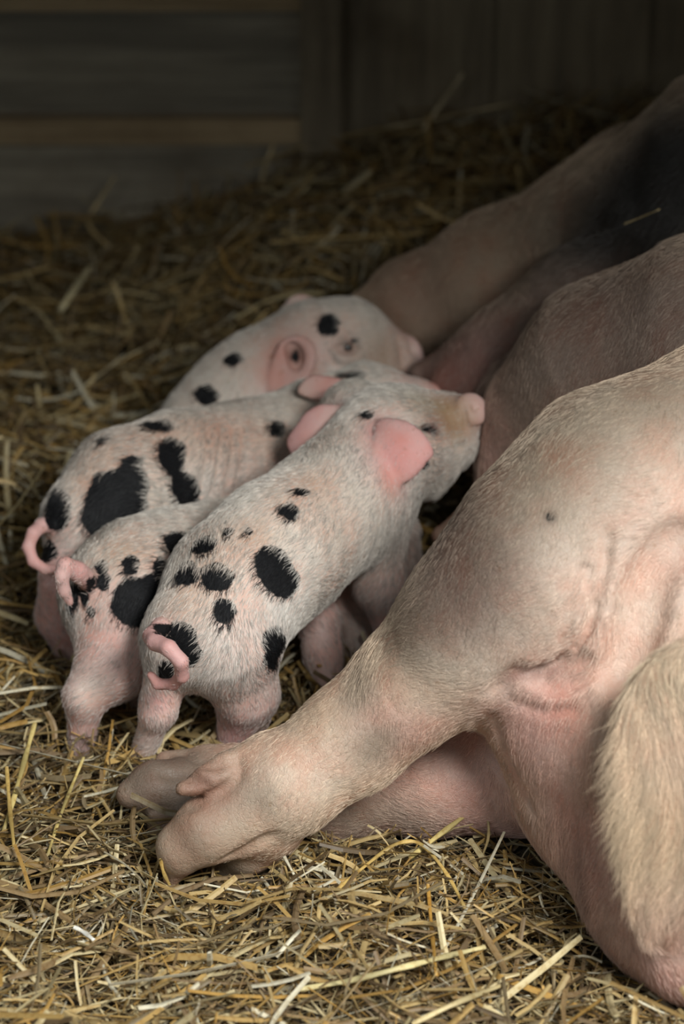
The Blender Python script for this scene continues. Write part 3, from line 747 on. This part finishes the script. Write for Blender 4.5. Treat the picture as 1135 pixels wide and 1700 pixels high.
pp4 = [(230, 910, 0.02, BACK, 0.6), (190, 920, 0.02, (0.48, 0.38, 0.27), 0.5), (190, 1080, 0.03, (0.55, 0.34, 0.30), 0.6), (150, 1150, 0.015, CREAM, 0.7), (132, 950, 0.01, PPINK, 0.6)]
o4 = build_animal('piglet', p4, 0.0022, CREAM, PPINK, sp4, pp4, M_pig, 36000, 0.0085, 0.00018, pig_hair,
    'smallest piglet, squeezed between two larger ones, one round black blotch on its flank', 'piglet', GP)

# ------------------------------------------------------------------ straw
ALL = [sow, p1, p2, p3, p4]
def stalks(cen, az, tilt, Ln, Wd, bend, K=4, flat=0.45):
    """bent flattened straw tubes; returns verts (n,K,4,3)"""
    n = len(cen)
    t = np.linspace(-0.5, 0.5, K)
    d = np.stack([np.cos(az) * np.cos(tilt), np.sin(az) * np.cos(tilt), np.sin(tilt)], -1)
    s = np.stack([-np.sin(az), np.cos(az), np.zeros(n)], -1)
    roll = rng.uniform(-0.9, 0.9, n)
    up = np.cross(d, s)
    s2 = s * np.cos(roll)[:, None] + up * np.sin(roll)[:, None]; u2 = np.cross(d, s2)
    ctr = cen[:, None] + d[:, None] * (t[None, :, None] * Ln[:, None, None]) + (s[:, None] * bend[:, 0][:, None, None] + up[:, None] * bend[:, 1][:, None, None]) * ((t ** 2)[None, :, None] * Ln[:, None, None])
    wv = Wd[:, None] * (1 - 0.35 * np.abs(t)[None] * 2 * rng.random((n, 1)))
    V = np.zeros((n, K, 4, 3))
    for j, (a, b) in enumerate(((1, 0.25), (0.15, 1), (-1, 0.25), (-0.15, -1))):
        V[:, :, j] = ctr + s2[:, None] * (a * 0.5 * wv)[..., None] + u2[:, None] * (b * 0.5 * flat * wv)[..., None]
    return V, ctr
def stalk_mesh(name, V, cols):
    n, K = V.shape[:2]
    vi = np.arange(n * K * 4).reshape(n, K, 4)
    f = []
    for j in range(4):
        f.append(np.stack([vi[:, :-1, j], vi[:, :-1, (j + 1) % 4], vi[:, 1:, (j + 1) % 4], vi[:, 1:, j]], -1).reshape(-1, 4))
    f.append(vi[:, 0, ::-1]); f.append(vi[:, -1])
    F = np.concatenate(f)
    me = mesh_np(name, V.reshape(-1, 3), F, smooth=False)
    cattr(me, 'tint', np.repeat(cols, K * 4, axis=0))
    return me
PAL = np.array([(0.40, 0.26, 0.09), (0.47, 0.34, 0.15), (0.55, 0.45, 0.25), (0.27, 0.18, 0.085), (0.17, 0.115, 0.06), (0.66, 0.60, 0.44), (0.42, 0.25, 0.07), (0.25, 0.19, 0.105)])
PW = np.array([0.15, 0.18, 0.18, 0.13, 0.12, 0.08, 0.07, 0.09]); PW = PW / PW.sum()
def straw_layer(n, xr, yr, zlo, zhi, tl, lmean, wmean, dens=None, dark=1.0):
    x = rng.uniform(*xr, n); y = rng.uniform(*yr, n)
    q = proj(np.stack([x, y, Hgt(x, y)], -1))
    ok = (q[:, 0] > -330) & (q[:, 0] < 1400) & (q[:, 1] < 1990)
    x, y = x[ok], y[ok]; n = len(x)
    z = Hgt(x, y) + rng.uniform(zlo, zhi, n)
    az = rng.uniform(0, math.pi * 2, n); az = np.where(rng.random(n) < 0.35, rng.normal(0.15, 0.5, n), az)
    # follow the slope of the heap
    e = 0.01
    gx = (Hgt(x + e, y) - Hgt(x - e, y)) / (2 * e); gy = (Hgt(x, y + e) - Hgt(x, y - e)) / (2 * e)
    tilt = np.arctan(gx * np.cos(az) + gy * np.sin(az)) + rng.normal(0, tl, n)
    Ln = np.clip(rng.lognormal(math.log(lmean), 0.55, n), 0.008, 0.16)
    Wd = np.clip(rng.lognormal(math.log(wmean), 0.45, n), 0.0005, 0.0045)
    tilt = tilt * np.clip(0.05 / Ln, 0.4, 1.4)
    bend = rng.normal(0, 0.28, (n, 2))
    V, ctr = stalks(np.stack([x, y, z], -1), az, tilt, Ln, Wd, bend)
    flat = ctr.reshape(-1, 3); bad = np.zeros(len(flat), bool)
    for pr_ in ALL:
        bad |= sdf([p for p in pr_], flat) < 0.001
    keep = ~bad.reshape(n, -1).any(1)
    V = V[keep]; n = len(V)
    cols = PAL[rng.choice(len(PAL), n, p=PW)] * rng.uniform(0.5, 1.2, (n, 1)) * dark
    return V, cols
if PREVIEW != '1':
    A = [straw_layer(32000, (-0.75, 0.75), (-0.95, -0.12), -0.010, 0.010, 0.20, 0.035, 0.0014),
         straw_layer(9000, (-0.75, 0.75), (-0.95, -0.12), 0.004, 0.018, 0.30, 0.035, 0.0022),
         straw_layer(16000, (-0.75, 0.75), (-0.95, -0.12), 0.000, 0.016, 0.55, 0.016, 0.0011),
         straw_layer(1300, (-0.75, 0.75), (-0.95, -0.12), 0.010, 0.022, 0.20, 0.075, 0.0038),
         straw_layer(1200, (-0.75, 0.75), (-0.95, -0.12), 0.010, 0.022, 0.55, 0.035, 0.0034),
         straw_layer(26000, (-0.85, 0.85), (-0.14, 0.62), -0.010, 0.016, 0.28, 0.045, 0.0020),
         straw_layer(3600, (-0.85, 0.85), (-0.14, 0.60), 0.010, 0.032, 0.6, 0.060, 0.0034)]
    V = np.concatenate([a[0] for a in A]); cols = np.concatenate([a[1] for a in A])
    so = link('straw_bedding', stalk_mesh('straw_bedding', V, cols), mat=M_straw)
    tag(so, 'loose golden chopped straw bedding spread over the sty floor and banked against the wall', 'straw', kind='stuff')


# ------------------------------------------------------------------ single long stalks one can pick out
def stalk(pts, wd, tint, label, on=None):
    """pts: (px, py, height above the bedding); bent hollow straw with a flattened section"""
    C3 = []
    for (px, py, h) in pts:
        if on is not None:
            q = hit(on, px, py)
            if q is not None:
                C3.append(q - CF * (0.001 + h)); continue
        y = -0.4
        for _ in range(40):
            p = W(px, py, y); dz = p[2] - (float(Hgt(p[0], p[1])) + 0.012 + h)
            y = min(0.575, y + 0.77 * dz)
        C3.append(W(px, py, y))
    C3 = np.array(C3); q = np.concatenate([[2 * C3[0] - C3[1]], C3, [2 * C3[-1] - C3[-2]]]); path = []
    for i in range(1, len(q) - 2):
        for t in np.arange(5) / 5:
            p0, p1, p2, p3_ = q[i - 1], q[i], q[i + 1], q[i + 2]
            path.append(0.5 * ((2 * p1) + (-p0 + p2) * t + (2 * p0 - 5 * p1 + 4 * p2 - p3_) * t * t + (-p0 + 3 * p1 - 3 * p2 + p3_) * t ** 3))
    path.append(C3[-1]); path = np.array(path)
    T = np.gradient(path, axis=0); T /= np.linalg.norm(T, axis=1, keepdims=True)
    s1 = np.cross(T, np.array([0.0, -0.5, 0.85])); s1 /= np.linalg.norm(s1, axis=1, keepdims=True); s2 = np.cross(T, s1)
    n = len(path); V = []
    for i in range(n):
        wv = wd * (0.85 + 0.15 * math.sin(i * 1.3)) * (0.8 + 0.2 * math.sin(math.pi * i / (n - 1)))
        for j in range(8):
            a = j * math.pi / 4
            V.append(path[i] + s1[i] * math.cos(a) * wv * 0.5 + s2[i] * math.sin(a) * wv * 0.24)
    F = [[i * 8 + j, i * 8 + (j + 1) % 8, (i + 1) * 8 + (j + 1) % 8, (i + 1) * 8 + j] for i in range(n - 1) for j in range(8)]
    for r in (0, n - 1):
        b_ = r * 8
        F += [[b_, b_ + 1, b_ + 2, b_ + 3], [b_, b_ + 3, b_ + 4, b_ + 7], [b_ + 4, b_ + 5, b_ + 6, b_ + 7]]
    V = np.array(V); me = mesh_np('straw_stalk', V, np.array(F))
    tt = np.array(tint)[None] * (0.85 + 0.25 * np.sin(np.repeat(np.arange(n), 8) * 0.7))[:, None]
    cattr(me, 'tint', tt)
    tag(link('straw_stalk', me, mat=M_straw), label, 'straw')
GOLD = (0.58, 0.40, 0.13); CRM = (0.75, 0.68, 0.50); OCH = (0.48, 0.27, 0.06); YEL = (0.60, 0.47, 0.18)
stalk([(452, 1382, 0.02), (468, 1415, 0.01), (488, 1452, 0.0)], 0.0026, CRM, 'short pale straw leaning against the heel of the upper trotter')
stalk([(266, 1426, 0.022), (272, 1450, 0.010), (284, 1474, 0.0)], 0.0030, GOLD, 'short upright golden straw touching the toe of the upper trotter')
stalk([(750, 1352, 0.012), (758, 1326, 0.022), (782, 1316, 0.026), (803, 1335, 0.024), (811, 1385, 0.008), (796, 1432, 0.0)], 0.0024, (0.40, 0.30, 0.14), 'brown straw bent into an arch in front of the lower foreleg')
stalk([(540, 1493, 0.0), (628, 1420, 0.006), (668, 1398, 0.009), (702, 1404, 0.007), (742, 1452, 0.003), (772, 1508, 0.0)], 0.0034, GOLD, 'long golden straw kinked in the middle, below the lower foreleg')
stalk([(680, 1424, 0.002), (730, 1385, 0.008), (782, 1346, 0.018)], 0.0044, YEL, 'broad yellow straw pointing up right beside the arched straw')
stalk([(710, 1468, 0.006), (716, 1540, 0.005), (724, 1620, 0.004)], 0.0032, OCH, 'ochre straw lying straight towards the viewer in the front bedding')
stalk([(498, 1642, 0.004), (580, 1628, 0.007), (668, 1606, 0.008), (738, 1588, 0.007), (805, 1572, 0.006)], 0.0046, (0.66, 0.56, 0.28), 'long broad pale straw lying across the front bedding')
stalk([(684, 1700, 0.004), (760, 1664, 0.008), (842, 1632, 0.006)], 0.0042, (0.62, 0.50, 0.26), 'broad tan straw crossing the bottom edge of the picture')
stalk([(58, 1200, 0.030), (44, 1250, 0.022), (26, 1315, 0.010), (6, 1380, 0.0)], 0.0044, YEL, 'tall yellow straw standing up at the left edge')
stalk([(11, 1273, 0.016), (16, 1340, 0.008), (24, 1411, 0.0)], 0.0036, GOLD, 'short golden straw upright just below the tall yellow one')
stalk([(139, 1257, 0.016), (118, 1308, 0.008), (97, 1363, 0.004), (79, 1420, 0.0)], 0.0030, YEL, 'thin straw slanting down left, left of the lower trotter')
stalk([(140, 1322, 0.004), (175, 1314, 0.010), (208, 1303, 0.016)], 0.0030, CRM, 'pale split straw resting across the tip of the lower trotter')
stalk([(123, 1539, 0.006), (140, 1548, 0.006), (156, 1561, 0.005)], 0.0036, (0.88, 0.85, 0.76), 'short almost white straw piece in the lower left bedding')
stalk([(702, 216, 0.0), (732, 172, 0.03), (768, 122, 0.06)], 0.0058, (0.80, 0.66, 0.42), 'thick straw sticking up from the bank against the dark wall')
stalk([(640, 212, 0.02), (720, 198, 0.02), (800, 182, 0.02), (858, 170, 0.025)], 0.0042, (0.75, 0.60, 0.36), 'long straw lying nearly level on the crest of the bank')
stalk([(150, 355, 0.01), (172, 322, 0.02), (190, 294, 0.03)], 0.0050, (0.80, 0.62, 0.34), 'straw poking up from the left end of the bank')
stalk([(98, 518, 0.022), (122, 482, 0.030), (150, 442, 0.036)], 0.0085, (0.78, 0.68, 0.42), 'very broad pale straw blade on the left slope of the bank')
stalk([(572, 318, 0.026), (592, 302, 0.030), (615, 284, 0.034)], 0.0085, (0.80, 0.70, 0.45), 'very broad short straw blade below the wall post')
stalk([(130, 648, 0.020), (170, 618, 0.026), (215, 590, 0.025), (264, 566, 0.03)], 0.0022, (0.74, 0.62, 0.38), 'thin curved straw reaching right above the middle piglet')
stalk([(455, 240, 0.03), (442, 270, 0.015), (432, 305, 0.0)], 0.0052, (0.75, 0.58, 0.32), 'straw standing in the bank just left of the wall post')
stalk([(1036, 372, 0.0), (1062, 362, 0.004), (1092, 350, 0.008)], 0.0022, (0.52, 0.40, 0.2), 'short straw caught on the black patch of the sow', on=sow)
